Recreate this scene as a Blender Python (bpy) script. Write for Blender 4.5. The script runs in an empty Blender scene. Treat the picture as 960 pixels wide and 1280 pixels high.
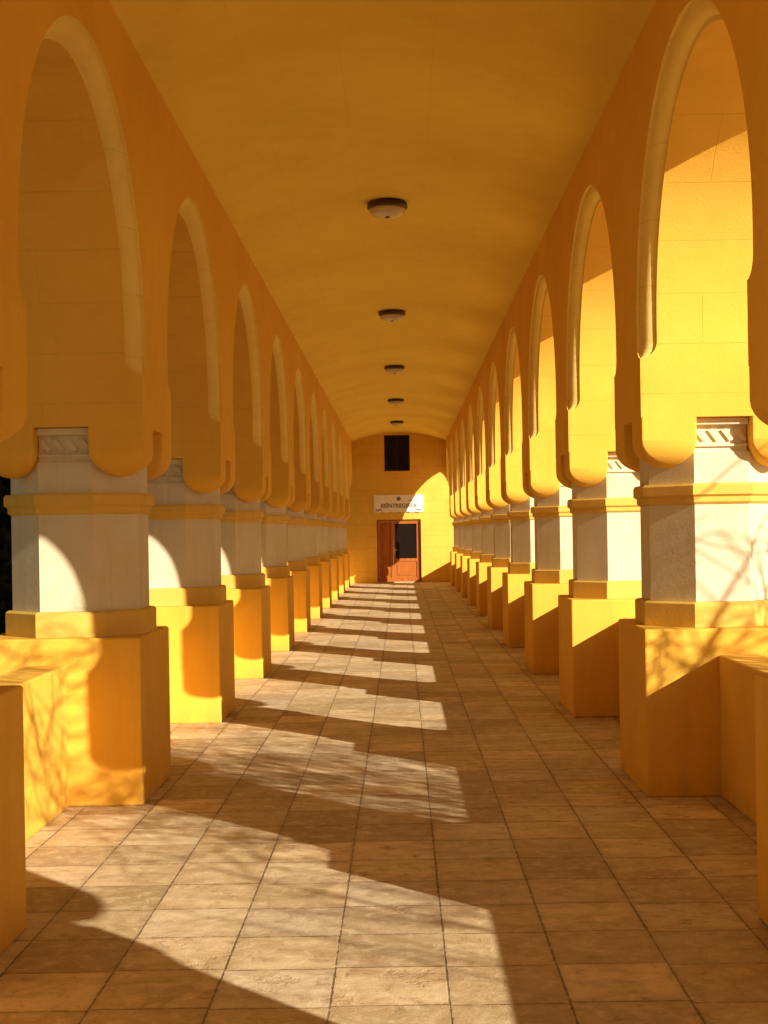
import bpy, bmesh, math, random
from mathutils import Vector, Matrix
random.seed(7)
sc = bpy.context.scene
col = sc.collection
sc.view_settings.view_transform = 'Standard'
sc.view_settings.look = 'None'
sc.view_settings.exposure = 0

# ------------------------------------------------------------------ dimensions
CAMH = 1.57
XL, XR = -1.53, 1.405          # inner faces of the pedestals
XLW = -1.495                   # inner face of the shaded arcade wall
T = 0.97                       # wall thickness = pier size
SP = 3.42                      # bay spacing
P1 = 7.92                      # near face of first fully seen pier
I0, I1 = -2, 10
ENDY = P1 + 9 * SP + T + (SP - T)
PED, PLI, RING0, RING1, LOBE, CAPT = 0.98, 1.13, 1.705, 1.83, 1.925, 2.215
A, CH = (SP - T) / 2, 0.10
CEIL, APEX, WTOP = 4.39, 4.66, 5.0
def py(i): return P1 + (i - 1) * SP
SUN = Vector((-1.0, 1.05, -0.546)).normalized()

# ------------------------------------------------------------------ helpers
def mesh_obj(name, verts, faces, mat, smooth=None, parent=None, loc=(0, 0, 0)):
    me = bpy.data.meshes.new(name)
    me.from_pydata([tuple(v) for v in verts], [], faces)
    me.update()
    if smooth is not None:
        for p, s in zip(me.polygons, smooth if isinstance(smooth, list) else [smooth] * len(faces)):
            p.use_smooth = s
    ob = bpy.data.objects.new(name, me)
    for m in (mat if isinstance(mat, (list, tuple)) else [mat]):
        me.materials.append(m)
    ob.location = loc
    col.objects.link(ob)
    if parent: ob.parent = parent
    return ob

def from_bm(name, bm, mat, parent=None, loc=(0, 0, 0), smooth=False):
    me = bpy.data.meshes.new(name)
    bmesh.ops.recalc_face_normals(bm, faces=bm.faces)
    if smooth:
        for f in bm.faces: f.smooth = True
    bm.to_mesh(me); bm.free()
    ob = bpy.data.objects.new(name, me)
    for m in (mat if isinstance(mat, (list, tuple)) else [mat]):
        me.materials.append(m)
    ob.location = loc
    col.objects.link(ob)
    if parent: ob.parent = parent
    return ob

def add_box(bm, x0, x1, y0, y1, z0, z1, bev=0.0, mi=0):
    r = bmesh.ops.create_cube(bm, size=1.0)
    vs = r['verts']
    for v in vs:
        v.co = Vector(((x0 + x1) / 2 + v.co.x * (x1 - x0), (y0 + y1) / 2 + v.co.y * (y1 - y0), (z0 + z1) / 2 + v.co.z * (z1 - z0)))
    fs = set(f for v in vs for f in v.link_faces)
    for f in fs: f.material_index = mi
    if bev > 0:
        es = list(set(e for v in vs for e in v.link_edges))
        bmesh.ops.bevel(bm, geom=es, offset=bev, segments=2, affect='EDGES', profile=0.5)

def add_oct(bm, prof, cx=0, cy=0):
    rings = []
    for a, z in prof:
        R = a / math.cos(math.pi / 8)
        rings.append([bm.verts.new((cx + R * math.cos(math.pi / 8 + k * math.pi / 4), cy + R * math.sin(math.pi / 8 + k * math.pi / 4), z)) for k in range(8)])
    for r0, r1 in zip(rings[:-1], rings[1:]):
        for k in range(8):
            bm.faces.new((r0[k], r0[(k + 1) % 8], r1[(k + 1) % 8], r1[k]))
    bm.faces.new(rings[0][::-1]); bm.faces.new(rings[-1])

def empty(name, loc):
    e = bpy.data.objects.new(name, None)
    e.empty_display_size = 0.3
    e.location = loc
    col.objects.link(e)
    return e

def tag(ob, label, cat, group=None):
    ob["label"] = label; ob["category"] = cat
    if group: ob["group"] = group

# ------------------------------------------------------------------ materials
class N:
    def __init__(s, name):
        s.m = bpy.data.materials.new(name); s.m.use_nodes = True
        s.t = s.m.node_tree; s.n = s.t.nodes; s.n.clear()
        s.out = s.n.new('ShaderNodeOutputMaterial'); s.b = s.n.new('ShaderNodeBsdfPrincipled')
        s.l(s.b.outputs[0], s.out.inputs[0])
    def l(s, a, b): s.t.links.new(a, b)
    def put(s, sock, v):
        if isinstance(v, bpy.types.NodeSocket): s.l(v, sock)
        else: sock.default_value = v
    def math(s, op, a, b=0.0, c=None, clamp=False):
        n = s.n.new('ShaderNodeMath'); n.operation = op; n.use_clamp = clamp
        s.put(n.inputs[0], a); s.put(n.inputs[1], b)
        if c is not None: s.put(n.inputs[2], c)
        return n.outputs[0]
    def mix(s, f, a, b, mode='MIX'):
        n = s.n.new('ShaderNodeMix'); n.data_type = 'RGBA'; n.blend_type = mode
        s.put(n.inputs[0], f)
        s.put(n.inputs[6], a if not isinstance(a, tuple) else (*a, 1)); s.put(n.inputs[7], b if not isinstance(b, tuple) else (*b, 1))
        return n.outputs[2]
    def noise(s, scale, detail=4, rough=0.6, vec=None, dist=0.0):
        n = s.n.new('ShaderNodeTexNoise'); n.inputs['Scale'].default_value = scale
        n.inputs['Detail'].default_value = detail; n.inputs['Roughness'].default_value = rough
        n.inputs['Distortion'].default_value = dist
        s.l(vec if vec else s.pos(), n.inputs['Vector']); return n.outputs[0]
    def geo(s):
        if not hasattr(s, 'g'): s.g = s.n.new('ShaderNodeNewGeometry')
        return s.g
    def pos(s): return s.geo().outputs['Position']
    def sep(s, v):
        n = s.n.new('ShaderNodeSeparateXYZ'); s.l(v, n.inputs[0]); return n.outputs
    def comb(s, x, y, z):
        n = s.n.new('ShaderNodeCombineXYZ'); s.put(n.inputs[0], x); s.put(n.inputs[1], y); s.put(n.inputs[2], z); return n.outputs[0]
    def ramp(s, v, a, b, c0=0.0, c1=1.0):
        n = s.n.new('ShaderNodeMapRange'); n.inputs[1].default_value = a; n.inputs[2].default_value = b
        n.inputs[3].default_value = c0; n.inputs[4].default_value = c1; s.put(n.inputs[0], v); return n.outputs[0]
    def bump(s, h, strength=0.3, dist=0.01):
        n = s.n.new('ShaderNodeBump'); n.inputs['Strength'].default_value = strength; n.inputs['Distance'].default_value = dist
        s.l(h, n.inputs['Height'])
        s.l(n.outputs[0], s.b.inputs['Normal'])
    def base(s, c, rough=0.85, spec=0.25):
        s.put(s.b.inputs['Base Color'], c if not isinstance(c, tuple) else (*c, 1))
        s.put(s.b.inputs['Roughness'], rough); s.b.inputs['Specular IOR Level'].default_value = spec
    def line(s, v, period, w, off=0.0):
        q = s.math('ADD', v, 1000 * period - off)
        f = s.math('MODULO', q, period)
        d = s.math('MINIMUM', f, s.math('SUBTRACT', period, f))
        return s.ramp(d, w * 0.4, w, 1.0, 0.0)

def stucco(name, colr, joints=None, dirt=0.25, jamt=0.3):
    m = N(name)
    big = m.noise(0.9, 3, 0.65); mid = m.noise(6, 4, 0.7); fine = m.noise(90, 2, 0.6)
    dark = tuple(c * f for c, f in zip(colr, (0.90, 0.86, 0.78)))
    lite = tuple(min(1, c * f) for c, f in zip(colr, (1.03, 1.06, 1.25)))
    c = m.mix(m.ramp(big, 0.3, 0.7), dark, colr)
    c = m.mix(m.math('MULTIPLY', m.ramp(mid, 0.5, 0.75), 0.5), c, lite)
    px = m.sep(m.pos())
    st = m.noise(1.0, 3, 0.7, vec=m.comb(m.math('MULTIPLY', px[0], 9), m.math('MULTIPLY', px[1], 9), m.math('MULTIPLY', px[2], 0.9)))
    c = m.mix(m.math('MULTIPLY', m.ramp(st, 0.50, 0.8), dirt), c, tuple(x * 0.6 for x in colr))
    h = m.math('ADD', m.math('MULTIPLY', fine, 0.5), m.math('MULTIPLY', mid, 0.8))
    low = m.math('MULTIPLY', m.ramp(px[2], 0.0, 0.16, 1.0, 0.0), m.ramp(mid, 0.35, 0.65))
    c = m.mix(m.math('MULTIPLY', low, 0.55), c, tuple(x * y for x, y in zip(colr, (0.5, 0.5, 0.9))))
    if joints:
        j = joints(m, px)
        c = m.mix(m.math('MULTIPLY', j, jamt), c, tuple(x * 0.5 for x in colr))
        h = m.math('SUBTRACT', h, m.math('MULTIPLY', j, 0.6))
    m.base(c, 0.88, 0.2)
    m.bump(h, 0.3, 0.009)
    return m.m

YEL = (0.88, 0.505, 0.07)
def jamb_joints(m, px):
    nrm = m.sep(m.geo().outputs['Normal'])
    mask = m.ramp(m.math('ABSOLUTE', nrm[1]), 0.25, 0.45)
    hz = m.line(px[2], 0.29, 0.0035, 0.03)
    row = m.math('FLOOR', m.math('DIVIDE', m.math('SUBTRACT', px[2], 0.03), 0.29))
    v = m.line(m.math('ADD', px[0], m.math('MULTIPLY', m.math('MODULO', row, 3), 0.55)), 1.65, 0.0035, 0.12)
    up = m.ramp(px[2], 2.2, 2.3)
    fade = m.ramp(m.noise(1.6, 3), 0.3, 0.65, 0.3, 1.0)
    return m.math('MULTIPLY', m.math('MULTIPLY', m.math('MULTIPLY', m.math('MAXIMUM', hz, v), mask), up), fade)
def ring_joints(m, px): return m.math('MULTIPLY', m.line(px[2], 0.36, 0.004, 0.1), 0.6)
def ceil_joints(m, px):
    return m.math('MULTIPLY', m.math('MAXIMUM', m.line(px[1], 0.62, 0.005), m.line(px[0], 0.6, 0.004, 0.25)), m.ramp(m.noise(0.7, 3), 0.35, 0.7, 0.1, 0.6))
def end_joints(m, px):
    row = m.math('FLOOR', m.math('DIVIDE', px[2], 0.36))
    v = m.line(m.math('ADD', px[0], m.math('MULTIPLY', m.math('MODULO', row, 2), 0.35)), 0.7, 0.012)
    return m.math('MAXIMUM', m.line(px[2], 0.36, 0.012), v)

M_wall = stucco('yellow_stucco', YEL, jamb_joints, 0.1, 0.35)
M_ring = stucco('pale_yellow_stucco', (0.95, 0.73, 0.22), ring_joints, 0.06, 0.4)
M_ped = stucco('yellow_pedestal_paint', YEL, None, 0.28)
M_ceil = stucco('yellow_ceiling_paint', (0.99, 0.76, 0.14), ceil_joints, 0.0, 0.35)
M_end = stucco('yellow_end_wall_paint', (0.84, 0.53, 0.09), end_joints, 0.12)
M_mould = stucco('ochre_moulding_paint', (0.80, 0.52, 0.11), None, 0.35)
M_white = stucco('cream_column_paint', (0.76, 0.68, 0.51), None, 0.5)

def floor_mat():
    m = N('sandstone_pavers')
    px = m.sep(m.pos())
    ts = 0.4
    X = m.math('ADD', px[0], 40 - 0.135); Y0 = m.math('ADD', px[1], 40 - 0.1)
    cx = m.math('FLOOR', m.math('DIVIDE', X, ts))
    # every column of slabs is laid a few millimetres out of step
    wc = m.n.new('ShaderNodeTexWhiteNoise'); wc.noise_dimensions = '1D'
    m.l(cx, wc.inputs['W'])
    Y = m.math('ADD', Y0, m.math('MULTIPLY', m.math('SUBTRACT', wc.outputs['Value'], 0.5), 0.035))
    cy = m.math('FLOOR', m.math('DIVIDE', Y, ts))
    def d(v):
        f = m.math('MODULO', v, ts)
        return m.math('MINIMUM', f, m.math('SUBTRACT', ts, f))
    wn = m.n.new('ShaderNodeTexWhiteNoise'); wn.noise_dimensions = '3D'
    m.l(m.comb(cx, cy, 3.3), wn.inputs['Vector'])
    rnd = wn.outputs['Value']; rc = m.sep(wn.outputs['Color'])
    dd = m.math('MINIMUM', d(X), d(Y))
    big = m.noise(1.3, 4, 0.7); mid = m.noise(11, 5, 0.75, dist=0.6); fine = m.noise(130, 3, 0.7)
    slab = m.noise(3.5, 4, 0.65, vec=m.comb(m.math('ADD', px[0], m.math('MULTIPLY', rnd, 40)), m.math('ADD', m.math('MULTIPLY', px[1], 2.5), m.math('MULTIPLY', rc[0], 40)), 0.0))
    edge = m.math('ADD', dd, m.math('MULTIPLY', m.math('SUBTRACT', m.noise(24, 4, 0.7), 0.5), 0.022))
    wj = m.math('MULTIPLY', m.ramp(rc[0], 0, 1, 0.7, 1.5), 0.0045)
    jn = m.math('SUBTRACT', 1.0, m.math('DIVIDE', edge, wj))
    joint = m.math('MINIMUM', m.math('MAXIMUM', m.math('MULTIPLY', jn, 1.6), 0.0), 1.0)
    c = m.mix(rnd, (0.45, 0.335, 0.18), (0.86, 0.69, 0.42))
    c = m.mix(m.math('MULTIPLY', m.ramp(rc[1], 0.6, 1.0), 0.6), c, (0.70, 0.64, 0.50))
    c = m.mix(m.math('MULTIPLY', m.ramp(slab, 0.43, 0.66), 0.6), c, (0.45, 0.30, 0.15))
    c = m.mix(m.math('MULTIPLY', m.ramp(big, 0.47, 0.68), 0.45), c, (0.38, 0.27, 0.15))
    c = m.mix(m.math('MULTIPLY', m.ramp(mid, 0.5, 0.70), 0.6), c, (0.92, 0.78, 0.54))
    c = m.mix(m.math('MULTIPLY', m.ramp(mid, 0.32, 0.44, 1, 0), 0.65), c, (0.30, 0.205, 0.11))
    worn = m.math('MULTIPLY', m.ramp(m.noise(3.6, 5, 0.72, dist=0.3), 0.56, 0.60), m.ramp(rc[2], 0.55, 0.62))
    c = m.mix(m.math('MULTIPLY', worn, 0.45), c, (0.42, 0.26, 0.12))
    c = m.mix(m.math('MULTIPLY', m.ramp(fine, 0.52, 0.75), 0.4), c, (0.26, 0.19, 0.115))
    rim = m.ramp(dd, 0.0, 0.035, 0.22, 0)
    c = m.mix(rim, c, (0.34, 0.23, 0.13))
    c = m.mix(m.math('MULTIPLY', joint, m.ramp(big, 0.3, 0.6, 0.45, 0.85)), c, (0.15, 0.10, 0.05))
    m.base(c, m.ramp(mid, 0.3, 0.7, 0.6, 0.85), 0.3)
    h = m.math('ADD', m.math('MULTIPLY', mid, 0.8), m.math('MULTIPLY', fine, 0.3))
    h = m.math('ADD', h, m.math('MULTIPLY', rnd, 0.5))
    h = m.math('SUBTRACT', h, m.math('MULTIPLY', joint, 0.9))
    h = m.math('SUBTRACT', h, m.math('MULTIPLY', worn, 0.3))
    m.bump(h, 0.65, 0.009)
    return m.m
M_floor = floor_mat()

def simple(name, c, rough=0.6, spec=0.4, var=0.25, scale=8, bump=0.1, metal=0.0):
    m = N(name)
    n = m.noise(scale, 3, 0.65)
    m.base(m.mix(m.ramp(n, 0.3, 0.7), tuple(x * (1 - var) for x in c), tuple(min(1, x * (1 + var)) for x in c)), rough, spec)
    m.b.inputs['Metallic'].default_value = metal
    m.bump(n, bump, 0.005)
    return m.m
M_ground = simple('dry_gravel_ground', (0.50, 0.40, 0.25), 0.95, 0.1, 0.3, 3, 0.4)
M_leaf = simple('dark_leaf', (0.02, 0.03, 0.012), 0.7, 0.1, 0.5, 4)
M_bark = simple('bark', (0.12, 0.09, 0.065), 0.9, 0.1, 0.4, 20, 0.5)
M_roof = simple('roof_sheet', (0.25, 0.15, 0.1), 0.8, 0.2)
M_lamprim = simple('lamp_dark_rim', (0.06, 0.04, 0.03), 0.45, 0.5)
M_lampglass = simple('lamp_frosted_glass', (0.66, 0.56, 0.42), 0.3, 0.5, 0.1)
def wood(name, c):
    m = N(name)
    px = m.sep(m.pos())
    g = m.noise(1, 4, 0.6, vec=m.comb(m.math('MULTIPLY', px[0], 60), m.math('MULTIPLY', px[1], 60), m.math('MULTIPLY', px[2], 3)))
    m.base(m.mix(m.ramp(g, 0.3, 0.7), tuple(x * 0.7 for x in c), tuple(x * 1.15 for x in c)), 0.5, 0.35)
    m.bump(g, 0.15, 0.003)
    return m.m
M_wood = wood('varnished_red_wood', (0.42, 0.13, 0.018))
M_wood2 = wood('dark_window_wood', (0.018, 0.010, 0.007))
M_glass = simple('dark_glass', (0.012, 0.008, 0.006), 0.3, 0.15, 0.2)
M_metal = simple('brass_handle', (0.6, 0.5, 0.3), 0.35, 0.5, 0.1, 8, 0.05, 0.9)
M_sign = simple('white_sign_board', (0.90, 0.89, 0.86), 0.5, 0.3, 0.03)
M_ink = simple('dark_sign_ink', (0.07, 0.05, 0.06), 0.6, 0.2, 0.1)
M_ink2 = simple('grey_sign_ink', (0.25, 0.22, 0.22), 0.6, 0.2, 0.1)

# ------------------------------------------------------------------ ground + pavement
g = mesh_obj('ground', [(-300, -300, -0.12), (300, -300, -0.12), (300, 300, -0.12), (-300, 300, -0.12)], [(0, 1, 2, 3)], M_ground)
g["kind"] = "structure"
bm = bmesh.new()
add_box(bm, XL - T - 0.25, XR + T + 0.25, py(I0) - 0.5, ENDY + 0.3, -0.3, 0.0, 0.012)
p = from_bm('pavement', bm, M_floor); p["kind"] = "structure"

# ------------------------------------------------------------------ arcade walls
SEC = [(0, 1), (0.2, 1)] + [(1 - 0.8 * math.cos(math.radians(a)), 1 - 0.8 * math.sin(math.radians(a))) for a in (15, 30, 45, 60, 75)] + [(1, 0.2), (1, 0)]
def arcade_wall(xi, sg, name, SPR, STOP):
    V, F, S, MI = [], [], [], []
    def chz(z):
        if z >= STOP + 0.10: return CH
        if z <= STOP: return 0.0
        t = (STOP + 0.10 - z) / 0.10
        return CH * math.sqrt(max(0.0, 1 - t * t))
    def quad(a, b, c, d, smooth=False, mi=0):
        k = len(V); V.extend([a, b, c, d])
        F.append((k, k + 1, k + 2, k + 3)); S.append(smooth); MI.append(mi)
    def P(u, y, z): return (xi + sg * u, y, z)
    zl = [CAPT, 2.40, STOP] + [STOP + 0.10 * s for s in (0.02, 0.06, 0.13, 0.22, 0.35, 0.5, 0.7, 0.85, 1.0)] + [SPR]
    for i in range(I0, I1 + 1):
        y0, y1 = py(i), py(i) + T
        for u in (0, T):
            for za, zb in zip(zl[:-1], zl[1:]):
                ca, cb = chz(za), chz(zb)
                quad(P(u, y0 + ca, za), P(u, y1 - ca, za), P(u, y1 - cb, zb), P(u, y0 + cb, zb))
            quad(P(u, y0 + CH, SPR), P(u, y1 - CH, SPR), P(u, y1 - CH, WTOP), P(u, y0 + CH, WTOP))
        quad(P(0, y0, CAPT), P(T, y0, CAPT), P(T, y1, CAPT), P(0, y1, CAPT))
        for yj, s in ((y0, 1), (y1, -1)):
            for za, zb in zip(zl[:-1], zl[1:]):
                ca, cb = chz(za), chz(zb)
                quad(P(ca, yj, za), P(T - ca, yj, za), P(T - cb, yj, zb), P(cb, yj, zb))
                if cb > 0:
                    for (u0, o0), (u1, o1) in zip(SEC[:-1], SEC[1:]):
                        quad(P(u0 * ca, yj + s * o0 * ca, za), P(u1 * ca, yj + s * o1 * ca, za), P(u1 * cb, yj + s * o1 * cb, zb), P(u0 * cb, yj + s * o0 * cb, zb), True, 1)
                        quad(P(T - u0 * ca, yj + s * o0 * ca, za), P(T - u1 * ca, yj + s * o1 * ca, za), P(T - u1 * cb, yj + s * o1 * cb, zb), P(T - u0 * cb, yj + s * o0 * cb, zb), True, 1)
    def vstrip(rows, mi=0):
        k = len(V)
        for a, b in rows: V.extend([a, b])
        for j in range(len(rows) - 1):
            q = k + 2 * j
            F.append((q, q + 1, q + 3, q + 2)); S.append(True); MI.append(mi)
    for i in range(I0, I1 + 1):
        yc = py(i) + T + A
        n = 56
        ths = [math.pi - math.pi * k / n for k in range(n + 1)]
        ring = lambda o: [(yc + (A + o * CH) * math.cos(t), SPR + (A + o * CH) * math.sin(t)) for t in ths]
        ri, ro = ring(0), ring(1)
        vstrip([(P(CH, *a), P(T - CH, *a)) for a in ri], 0)
        for (u0, o0), (u1, o1) in zip(SEC[:-1], SEC[1:]):
            r0, r1 = ring(o0), ring(o1)
            vstrip([(P(u0 * CH, *a), P(u1 * CH, *b)) for a, b in zip(r0, r1)], 1)
            vstrip([(P(T - u0 * CH, *a), P(T - u1 * CH, *b)) for a, b in zip(r0, r1)], 1)
        for u in (0, T):
            for a, b in zip(ro[:-1], ro[1:]):
                quad(P(u, *a), P(u, *b), P(u, b[0], WTOP), P(u, a[0], WTOP))
    ys, ye = py(I0), ENDY + 0.10
    quad(P(0, ys, WTOP), P(T, ys, WTOP), P(T, ye, WTOP), P(0, ye, WTOP))
    quad(P(0, ys + CH, SPR), P(T, ys + CH, SPR), P(T, ys + CH, WTOP), P(0, ys + CH, WTOP))
    w = 0.325
    for i in range(I0, I1 + 1):
        for cu in (0, T - w):
            for cyy in (0, T - w):
                cx0, cy0 = cu + w / 2, py(i) + cyy + w / 2
                k0 = len(V); rings = 0
                prof = [(0.0, CAPT)]
                rr = 0.155
                for t in range(0, 9):
                    an = math.pi / 2 * t / 8
                    prof.append((rr * (1 - math.cos(an)), LOBE + rr * (1 - math.sin(an))))
                m = 0
                for ins, z in prof:
                    h = w / 2 - ins
                    cr = min(h, 0.012 + ins * 0.9)
                    rg = []
                    for (sx, sy, a0) in ((1, 1, 0), (-1, 1, 90), (-1, -1, 180), (1, -1, 270)):
                        for q in range(4):
                            a = math.radians(a0 + 30 * q)
                            rg.append(P(cx0 + sx * (h - cr) + cr * math.cos(a), cy0 + sy * (h - cr) + cr * math.sin(a), z))
                    m = len(rg); V.extend(rg); rings += 1
                for r in range(rings - 1):
                    for q in range(m):
                        a, b = k0 + r * m + q, k0 + r * m + (q + 1) % m
                        F.append((a, b, b + m, a + m)); S.append(r > 0); MI.append(0)
                F.append(tuple(range(k0 + (rings - 1) * m, k0 + rings * m))); S.append(False); MI.append(0)
    ob = mesh_obj(name, V, F, [M_wall, M_ring], S)
    for pl, mi in zip(ob.data.polygons, MI): pl.material_index = mi
    b = bmesh.new(); b.from_mesh(ob.data)
    bmesh.ops.remove_doubles(b, verts=b.verts, dist=0.0002)
    bmesh.ops.recalc_face_normals(b, faces=b.faces)
    for e in b.edges:
        if len(e.link_faces) == 2 and e.calc_face_angle(0) > math.radians(28): e.smooth = False
        elif len(e.link_faces) != 2: e.smooth = False
    b.to_mesh(ob.data); b.free()
    return ob
wl = arcade_wall(XLW, -1, 'arcade_wall', 2.72, 2.51)
wr = arcade_wall(XR, 1, 'arcade_wall', 2.76, 2.56)
tag(wl, "shaded yellow arcade wall with round moulded arches on piers", "wall", "arcade walls of the gallery")
tag(wr, "sunlit yellow arcade wall with round moulded arches on piers", "wall", "arcade walls of the gallery")

# ------------------------------------------------------------------ piers
def make_pier(loc):
    e = empty('pier', loc)
    h = T / 2
    bm = bmesh.new(); add_box(bm, -h, h, -h, h, 0.0, PED, 0.012); from_bm('pedestal', bm, M_ped, e)
    bm = bmesh.new(); add_oct(bm, [(0.425, PED + 0.001), (0.425, PLI - 0.012), (0.412, PLI)]); from_bm('plinth', bm, M_mould, e)
    bm = bmesh.new(); add_oct(bm, [(0.385, PLI + 0.001), (0.385, RING0)]); from_bm('shaft', bm, M_white, e)
    bm = bmesh.new(); add_oct(bm, [(0.388, RING0 + 0.001), (0.405, RING0 + 0.015), (0.405, RING0 + 0.045), (0.425, RING0 + 0.058), (0.425, RING1 - 0.015), (0.415, RING1)]); from_bm('moulding', bm, M_mould, e)
    bm = bmesh.new()
    add_oct(bm, [(0.385, RING1 + 0.001), (0.385, 2.01), (0.37, 2.03), (0.37, CAPT + 0.02)])
    for k in range(4):
        b2 = bmesh.new()
        add_box(b2, -0.158, 0.158, -0.420, -0.36, 2.172, CAPT - 0.002, 0.006)
        add_box(b2, -0.158, 0.158, -0.390, -0.36, 2.045, 2.060, 0.003)
        for j in range(4):
            xx = -0.118 + j * 0.078
            vs = []
            for dy in (-0.386, -0.36):
                for (dx, z) in ((-0.036, 2.142), (-0.008, 2.152), (0.040, 2.086), (0.014, 2.075)):
                    vs.append(b2.verts.new((xx + dx, dy, z)))
            for f in ((0, 1, 2, 3), (7, 6, 5, 4), (0, 4, 5, 1), (1, 5, 6, 2), (2, 6, 7, 3), (3, 7, 4, 0)):
                b2.faces.new([vs[q] for q in f])
        bmesh.ops.rotate(b2, verts=b2.verts, cent=(0, 0, 0), matrix=Matrix.Rotation(k * math.pi / 2, 3, 'Z'))
        tmp = bpy.data.meshes.new('tmp'); b2.to_mesh(tmp); b2.free(); bm.from_mesh(tmp); bpy.data.meshes.remove(tmp)
    from_bm('capital', bm, M_white, e)
    return e
def lab_pier(e, side):
    tag(e, "cream octagonal column on square yellow pedestal " + ("with sunlit base" if side < 0 else "lit from the street"), "column", "piers carrying the gallery arches")
proto = None
for side, xc in ((1, XR + T / 2), (-1, XL - T / 2)):
    for i in range(I0, I1 + 1):
        loc = (xc, py(i) + T / 2, 0)
        if proto is None:
            proto = make_pier(loc); e = proto
            kids = list(proto.children)
        else:
            e = proto.copy(); e.location = loc; col.objects.link(e)
            for c in kids:
                k = c.copy(); k.parent = e; col.objects.link(k)
                if side < 0 and not c.name.startswith('pedestal'): k.location.x += XLW - XL
        lab_pier(e, side)
# ------------------------------------------------------------------ parapets between the pedestals
for side, x0, x1 in ((-1, XL - 0.43 - 0.24, XL - 0.43), (1, XR + 0.43, XR + 0.43 + 0.24)):
    for i in range(I0, I1 + 1):
        ya, yb = py(i) + T, (py(i + 1) if i < I1 else ENDY)
        bm = bmesh.new()
        L = yb - ya
        add_box(bm, x0, x1, -L / 2 + 0.001, L / 2 - 0.001, 0.0, 0.825, 0.012)
        ob = from_bm('parapet_wall', bm, M_ped, None, (0, (ya + yb) / 2, 0))
        tag(ob, "low yellow rendered parapet wall between two column pedestals", "low wall", "parapet walls between the piers")

# ------------------------------------------------------------------ ceiling + roof
V, F, S = [], [], []
n = 40; ys = [py(I0)] + [ENDY + 0.1]
xa, xb = XLW - 0.01, XR + 0.01
for y in ys:
    for k in range(n + 1):
        t = k / n
        V.append((xa + (xb - xa) * t, y, CEIL + (APEX - CEIL) * 4 * t * (1 - t)))
for k in range(n): F.append((k, k + 1, n + 2 + k, n + 1 + k)); S.append(True)
b0 = len(V)
V += [(xa, ys[0], WTOP), (xb, ys[0], WTOP), (xa, ys[1], WTOP), (xb, ys[1], WTOP)]
F += [(b0, b0 + 1, b0 + 3, b0 + 2), tuple(list(range(n + 1)) + [b0 + 1, b0])]; S += [False, False]
ceil = mesh_obj('vaulted_ceiling', V, F, M_ceil, S)
tag(ceil, "shallow yellow plastered barrel vault over the gallery", "ceiling")
bm = bmesh.new(); add_box(bm, XL - T - 0.12, XR + T + 0.12, py(I0) - 0.1, ENDY + 0.6, WTOP + 0.003, WTOP + 0.2, 0.02)
r = from_bm('roof', bm, M_roof, ceil)

# ------------------------------------------------------------------ end wall with door and window
DX0, DX1, DZ = -0.77, 0.60, 1.96
WX0, WX1, WZ0, WZ1 = -0.50, 0.29, 3.46, 4.58
bm = bmesh.new()
yy0, yy1 = ENDY, ENDY + 0.45
E0, E1 = XL - T - 1.2, XR + T + 1.2
def bx(x0, x1, z0, z1): add_box(bm, x0, x1, yy0, yy1, z0, z1)
bx(E0, DX0, 0, DZ); bx(DX1, E1, 0, DZ); bx(E0, E1, DZ, WZ0); bx(E0, WX0, WZ0, WZ1); bx(WX1, E1, WZ0, WZ1); bx(E0, E1, WZ1, 6.0)
bmesh.ops.remove_doubles(bm, verts=bm.verts, dist=0.0005)
ew = from_bm('end_wall', bm, M_end)
tag(ew, "yellow rendered wall closing the gallery with door and window", "wall")
bm = bmesh.new()
dy = ENDY + 0.10
add_box(bm, DX0 + 0.001, DX0 + 0.07, dy - 0.02, dy + 0.08, 0.0, DZ - 0.001, 0.006)
add_box(bm, DX1 - 0.07, DX1 - 0.001, dy - 0.02, dy + 0.08, 0.0, DZ - 0.001, 0.006)
add_box(bm, DX0 + 0.071, DX1 - 0.071, dy - 0.02, dy + 0.08, DZ - 0.07, DZ - 0.001, 0.006)
door = from_bm('door', bm, M_wood, ew); door["label"] = "red-brown wooden double door with one glazed leaf"
lx0, lx1, rx0, rx1 = DX0 + 0.073, DX0 + 0.50, DX0 + 0.505, DX1 - 0.073
def leaf(x0, x1, glazed):
    b = bmesh.new()
    st = 0.065; z0, z1 = 0.02, DZ - 0.075
    zm = 0.66
    add_box(b, x0, x0 + st, dy, dy + 0.05, z0, z1, 0.006)
    add_box(b, x1 - st, x1, dy, dy + 0.05, z0, z1, 0.006)
    for a, c in ((z0, z0 + 0.14), (zm, zm + 0.09), (z1 - 0.06, z1)):
        add_box(b, x0 + st, x1 - st, dy + 0.002, dy + 0.048, a, c, 0.004)
    add_box(b, x0 + st, x1 - st, dy + 0.025, dy + 0.04, z0 + 0.14, zm, 0.0)
    add_box(b, x0 + st + 0.04, x1 - st - 0.04, dy + 0.012, dy + 0.027, z0 + 0.2, zm - 0.06, 0.008)
    if not glazed:
        add_box(b, x0 + st, x1 - st, dy + 0.025, dy + 0.04, zm + 0.09, z1 - 0.06, 0.0)
        add_box(b, x0 + st + 0.04, x1 - st - 0.04, dy + 0.012, dy + 0.027, zm + 0.15, z1 - 0.12, 0.008)
    o = from_bm('leaf', b, M_wood, door)
    if glazed:
        b = bmesh.new(); add_box(b, x0 + st, x1 - st, dy + 0.026, dy + 0.034, zm + 0.09, z1 - 0.06)
        from_bm('glass', b, M_glass, door)
leaf(lx0, lx1, False); leaf(rx0, rx1, True)
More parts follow.
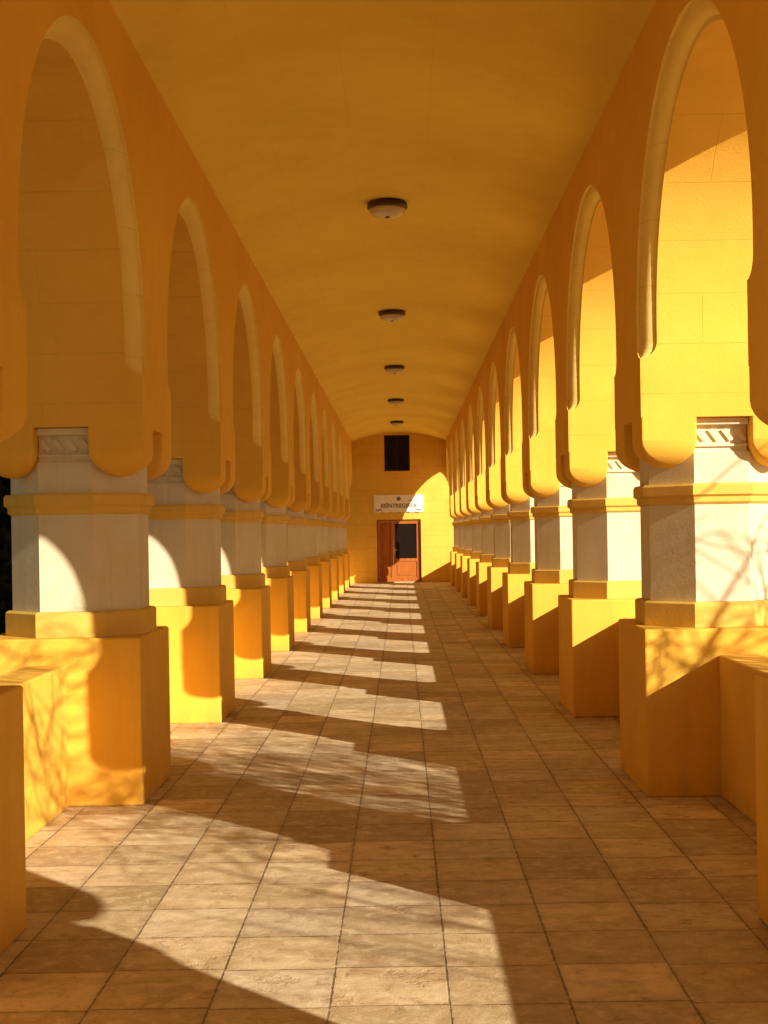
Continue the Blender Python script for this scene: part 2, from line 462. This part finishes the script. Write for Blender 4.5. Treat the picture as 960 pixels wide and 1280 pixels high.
bm = bmesh.new(); add_box(bm, rx0 + 0.02, rx0 + 0.055, dy - 0.012, dy + 0.001, 0.88, 1.08, 0.004); add_box(bm, rx0 + 0.03, rx0 + 0.14, dy - 0.05, dy - 0.03, 1.0, 1.02, 0.006); add_box(bm, rx0 + 0.03, rx0 + 0.045, dy - 0.04, dy - 0.005, 1.0, 1.02)
from_bm('handle', bm, M_metal, door)
bm = bmesh.new(); add_box(bm, DX0 - 0.05, DX1 + 0.05, ENDY - 0.12, ENDY - 0.002, 0.001, 0.035, 0.008)
from_bm('threshold', bm, M_ground, ew)
wy = ENDY + 0.12
bm = bmesh.new()
f = 0.06
add_box(bm, WX0 + 0.001, WX0 + f, wy, wy + 0.06, WZ0 + 0.001, WZ1 - 0.001, 0.004)
add_box(bm, WX1 - f, WX1 - 0.001, wy, wy + 0.06, WZ0 + 0.001, WZ1 - 0.001, 0.004)
add_box(bm, WX0 + f, WX1 - f, wy, wy + 0.06, WZ0 + 0.001, WZ0 + f, 0.004)
add_box(bm, WX0 + f, WX1 - f, wy, wy + 0.06, WZ1 - f, WZ1 - 0.001, 0.004)
mx = (WX0 + WX1) / 2
add_box(bm, mx - 0.02, mx + 0.02, wy + 0.003, wy + 0.057, WZ0 + f, WZ1 - f, 0.004)
win = from_bm('window', bm, M_wood2, ew)
bm = bmesh.new(); add_box(bm, WX0 + 0.03, WX1 - 0.03, wy + 0.03, wy + 0.036, WZ0 + 0.03, WZ1 - 0.03); from_bm('glass', bm, M_glass, win)

# ------------------------------------------------------------------ sign
SX0, SX1, SZ0, SZ1 = -0.84, 0.69, 2.17, 2.72
bm = bmesh.new()
sy = ENDY - 0.05
pts = [(SX0, SZ1), (SX0, SZ0 + 0.03)]
ns = 48
for k in range(ns + 1):
    t = k / ns
    pts.append((SX0 + (SX1 - SX0) * t, SZ0 + 0.03 - 0.025 * abs(math.sin(t * math.pi * 6))))
pts.append((SX1, SZ1))
fv = [bm.verts.new((x, sy, z)) for x, z in pts]; bv = [bm.verts.new((x, sy + 0.04, z)) for x, z in pts]
bm.faces.new(fv); bm.faces.new(bv[::-1])
for k in range(len(pts)): bm.faces.new((fv[k], fv[(k + 1) % len(pts)], bv[(k + 1) % len(pts)], bv[k]))
sign = from_bm('shop_sign', bm, M_sign)
tag(sign, "white signboard with dark lettering above the red door", "sign")
def text(body, size, x, z, mat, shear=0.0, off=0.0):
    cu = bpy.data.curves.new('lettering', 'FONT'); cu.body = body; cu.size = size; cu.align_x = 'CENTER'; cu.extrude = 0.003; cu.shear = shear; cu.offset = off
    to = bpy.data.objects.new('lettering_tmp', cu); col.objects.link(to)
    bpy.context.view_layer.update()
    me = bpy.data.meshes.new_from_object(to.evaluated_get(bpy.context.evaluated_depsgraph_get()))
    bpy.data.objects.remove(to)
    me.materials.append(mat)
    ob = bpy.data.objects.new('lettering', me); col.objects.link(ob)
    ob.rotation_euler = (math.pi / 2, 0, 0); ob.location = (x, sy - 0.004, z); ob.parent = sign
    return ob
t1 = text('REÎNTREGIREA', 0.18, (SX0 + SX1) / 2, 2.325, M_ink, 0, 0.001)
bpy.context.view_layer.update()
t1.scale = (1.1 / max(t1.dimensions.x, 0.01), 1, 1)
text('Librăria', 0.09, 0.36, 2.52, M_ink2, 0.4)
def disc(bm, cx, cz, rx, rz, seg=14, rot=0):
    vs = []
    for k in range(seg):
        a = 2 * math.pi * k / seg
        X, Z = rx * math.cos(a), rz * math.sin(a)
        vs.append(bm.verts.new((cx + X * math.cos(rot) - Z * math.sin(rot), sy - 0.005, cz + X * math.sin(rot) + Z * math.cos(rot))))
    bm.faces.new(vs)
cxm = (SX0 + SX1) / 2
bm = bmesh.new()
for k in range(6):
    a = math.pi / 3 * k + 0.3
    disc(bm, cxm + 0.045 * math.cos(a), 2.60 + 0.045 * math.sin(a), 0.032, 0.016, 10, a)
disc(bm, cxm, 2.60, 0.018, 0.018)
from_bm('emblem', bm, M_ink, sign)
for s in (-1, 1):
    bm = bmesh.new()
    for k in range(6):
        disc(bm, cxm + s * (0.55 + 0.03 * k), 2.255 + 0.02 * math.sin(k * 1.4), 0.03, 0.012, 10, s * (0.6 - 0.3 * k))
    from_bm('scroll_ornament', bm, M_ink, sign)

# ------------------------------------------------------------------ ceiling lamps
def lathe(bm, prof, seg=40):
    rings = []
    for r, z in prof:
        rings.append([bm.verts.new((r * math.cos(2 * math.pi * k / seg), r * math.sin(2 * math.pi * k / seg), z)) for k in range(seg)])
    for a, b in zip(rings[:-1], rings[1:]):
        for k in range(seg): bm.faces.new((a[k], a[(k + 1) % seg], b[(k + 1) % seg], b[k]))
    bm.faces.new(rings[0]); bm.faces.new(rings[-1][::-1])
lp = None
for k in range(5):
    yl = 12.75 + 6.28 * k
    loc = (-0.085, yl, APEX - 0.004)
    if lp is None:
        lp = empty('ceiling_lamp', loc)
        bm = bmesh.new(); lathe(bm, [(0.165, 0.0), (0.185, -0.008), (0.192, -0.045), (0.180, -0.055), (0.15, -0.057)]); b1 = from_bm('rim', bm, M_lamprim, lp, smooth=False)
        bm = bmesh.new(); lathe(bm, [(0.168, -0.052), (0.170, -0.078), (0.157, -0.102), (0.12, -0.12), (0.06, -0.129), (0.01, -0.131)]); b2_ = from_bm('lamp_shade', bm, M_lampglass, lp, smooth=True)
        bm = bmesh.new()
        lathe(bm, [(0.025, -0.127), (0.025, -0.136), (0.018, -0.140), (0.004, -0.141)], 16); b3_ = from_bm('finial', bm, M_lamprim, lp)
        e = lp
    else:
        e = lp.copy(); e.location = loc; col.objects.link(e)
        for c in (b1, b2_, b3_):
            q = c.copy(); q.parent = e; col.objects.link(q)
    tag(e, "round unlit ceiling lamp with dark rim under the vault", "lamp", "lamps along the vaulted ceiling")

# ------------------------------------------------------------------ trees
def tube(V, F, p0, p1, r0, r1, seg=6):
    d = (p1 - p0)
    if d.length < 1e-5: return
    d.normalize()
    a = d.orthogonal().normalized(); b = d.cross(a)
    k = len(V)
    for p_, r_ in ((p0, r0), (p1, r1)):
        for s in range(seg):
            an = 2 * math.pi * s / seg
            V.append(p_ + a * (r_ * math.cos(an)) + b * (r_ * math.sin(an)))
    for s in range(seg):
        F.append((k + s, k + (s + 1) % seg, k + seg + (s + 1) % seg, k + seg + s))
def bare_tree(loc, height, seed, zmax, maxlvl=4, rad=0.075, first=2):
    rnd = random.Random(seed)
    TV, TF, CV, CF = [], [], [], []
    def grow(p, d, L, r, lvl):
        segs = 5
        for s in range(segs):
            jit = Vector((rnd.uniform(-1, 1), rnd.uniform(-1, 1), rnd.uniform(-0.6, 0.8))) * (0.10 + 0.04 * lvl)
            nd = (d + jit * 0.8).normalized()
            if p.z > zmax - 0.4: nd = (nd - Vector((0, 0, 0.7))).normalized()
            q = p + nd * (L / segs)
            r2 = r * 0.88
            if lvl < 3: tube(TV, TF, p, q, r, r2, 7 if lvl < 2 else 5)
            else: tube(CV, CF, p, q, r, r2, 4)
            if lvl < maxlvl and s >= (first if lvl == 0 else 1):
                for _ in range(2 if lvl < 2 else 1):
                    side = nd.orthogonal().normalized()
                    side.rotate(Matrix.Rotation(rnd.uniform(0, 6.28), 3, nd))
                    bd = (nd * rnd.uniform(0.6, 1.0) + side * rnd.uniform(0.5, 0.9)).normalized()
                    grow(q, bd, L * rnd.uniform(0.6, 0.85), max(r2 * 0.6, 0.007), lvl + 1)
            p, d, r = q, nd, r2
    grow(Vector((0, 0, 0)), Vector((0, 0, 1)), height * 0.5, rad, 0)
    e = empty('tree', loc)
    mesh_obj('trunk', TV, TF, M_bark, True, e); mesh_obj('crown', CV, CF, M_bark, False, e)
    return e
e = bare_tree((5.7, 2.9, -0.12), 4.6, 5, 4.1)
tag(e, "small bare tree with crooked branches beside the sunny gallery", "tree", "bare trees on the sunny side")
e = bare_tree((6.3, 0.75, -0.12), 3.6, 21, 4.2, 4, 0.05, 3)
tag(e, "small bare tree with crooked branches beside the sunny gallery", "tree", "bare trees on the sunny side")

def hedge(loc, sx, sy_, hz, cnt, seed):
    rnd = random.Random(seed)
    V, F = [], []
    for _ in range(cnt):
        u, v, w_ = rnd.uniform(-1, 1), rnd.uniform(-1, 1), rnd.random()
        bulge = 0.75 + 0.25 * math.sin(v * 9 + seed) * math.cos(w_ * 7 + u)
        c = Vector((u * sx * bulge * (1 - 0.25 * w_ ** 3), v * sy_, 0.1 + w_ * hz * (0.9 + 0.1 * math.sin(v * 14))))
        a = Vector((rnd.uniform(-1, 1), rnd.uniform(-1, 1), rnd.uniform(-1, 1))).normalized() * rnd.uniform(0.07, 0.15)
        b = a.orthogonal().normalized() * rnd.uniform(0.04, 0.08)
        k = len(V); V.extend([c - a, c + b, c + a, c - b]); F.append((k, k + 1, k + 2, k + 3))
    e = empty('evergreen_hedge', loc)
    mesh_obj('crown', V, F, M_leaf, False, e)
    TV, TF = [], []
    tube(TV, TF, Vector((0, 0, 0)), Vector((0.1, 0.1, hz * 0.8)), 0.09, 0.03)
    mesh_obj('trunk', TV, TF, M_bark, True, e)
    return e
for k in range(3):
    e = hedge((-6.3, 13.2 + 4.3 * k, -0.12), 1.3, 2.3, 5.0, 9000, 3 + k)
    tag(e, "tall dense dark evergreen hedge in the shade outside the gallery", "hedge", "evergreen hedges along the gallery")

# ------------------------------------------------------------------ light
w = bpy.data.worlds.new("World"); sc.world = w; w.use_nodes = True
nt = w.node_tree; nt.nodes.clear()
out = nt.nodes.new('ShaderNodeOutputWorld'); bg = nt.nodes.new('ShaderNodeBackground'); sky = nt.nodes.new('ShaderNodeTexSky')
sky.sky_type = 'NISHITA'; sky.sun_disc = False
to_sun = -SUN
elev = math.asin(to_sun.z); azi = math.atan2(to_sun.x, to_sun.y)
sky.sun_elevation = elev; sky.sun_rotation = azi
mx_ = nt.nodes.new('ShaderNodeMix'); mx_.data_type = 'RGBA'; mx_.blend_type = 'MULTIPLY'; mx_.inputs[0].default_value = 1
mx_.inputs[7].default_value = (1.15, 0.90, 0.60, 1)
nt.links.new(sky.outputs[0], mx_.inputs[6]); nt.links.new(mx_.outputs[2], bg.inputs[0]); nt.links.new(bg.outputs[0], out.inputs[0])
bg.inputs[1].default_value = 0.08
sl = bpy.data.lights.new('sun', 'SUN'); sl.energy = 8.0; sl.angle = math.radians(0.4); sl.color = (1.0, 0.87, 0.68)
so = bpy.data.objects.new('sun', sl); so.rotation_euler = SUN.to_track_quat('-Z', 'Y').to_euler(); so.location = (20, -20, 15); col.objects.link(so)

# ------------------------------------------------------------------ camera
cd = bpy.data.cameras.new('camera'); cam = bpy.data.objects.new('camera', cd); col.objects.link(cam)
cd.sensor_fit = 'VERTICAL'; cd.sensor_height = 36.0; cd.lens = 1700 / 1280 * 36
cd.shift_x = -22 / 1280; cd.shift_y = 25 / 1280; cd.clip_end = 1000; cd.clip_start = 0.05
cam.matrix_world = Matrix.Translation((0, 0, CAMH)) @ Matrix.Rotation(math.pi / 2, 4, 'X') @ Matrix.Rotation(-0.016, 4, 'Z')
sc.camera = cam
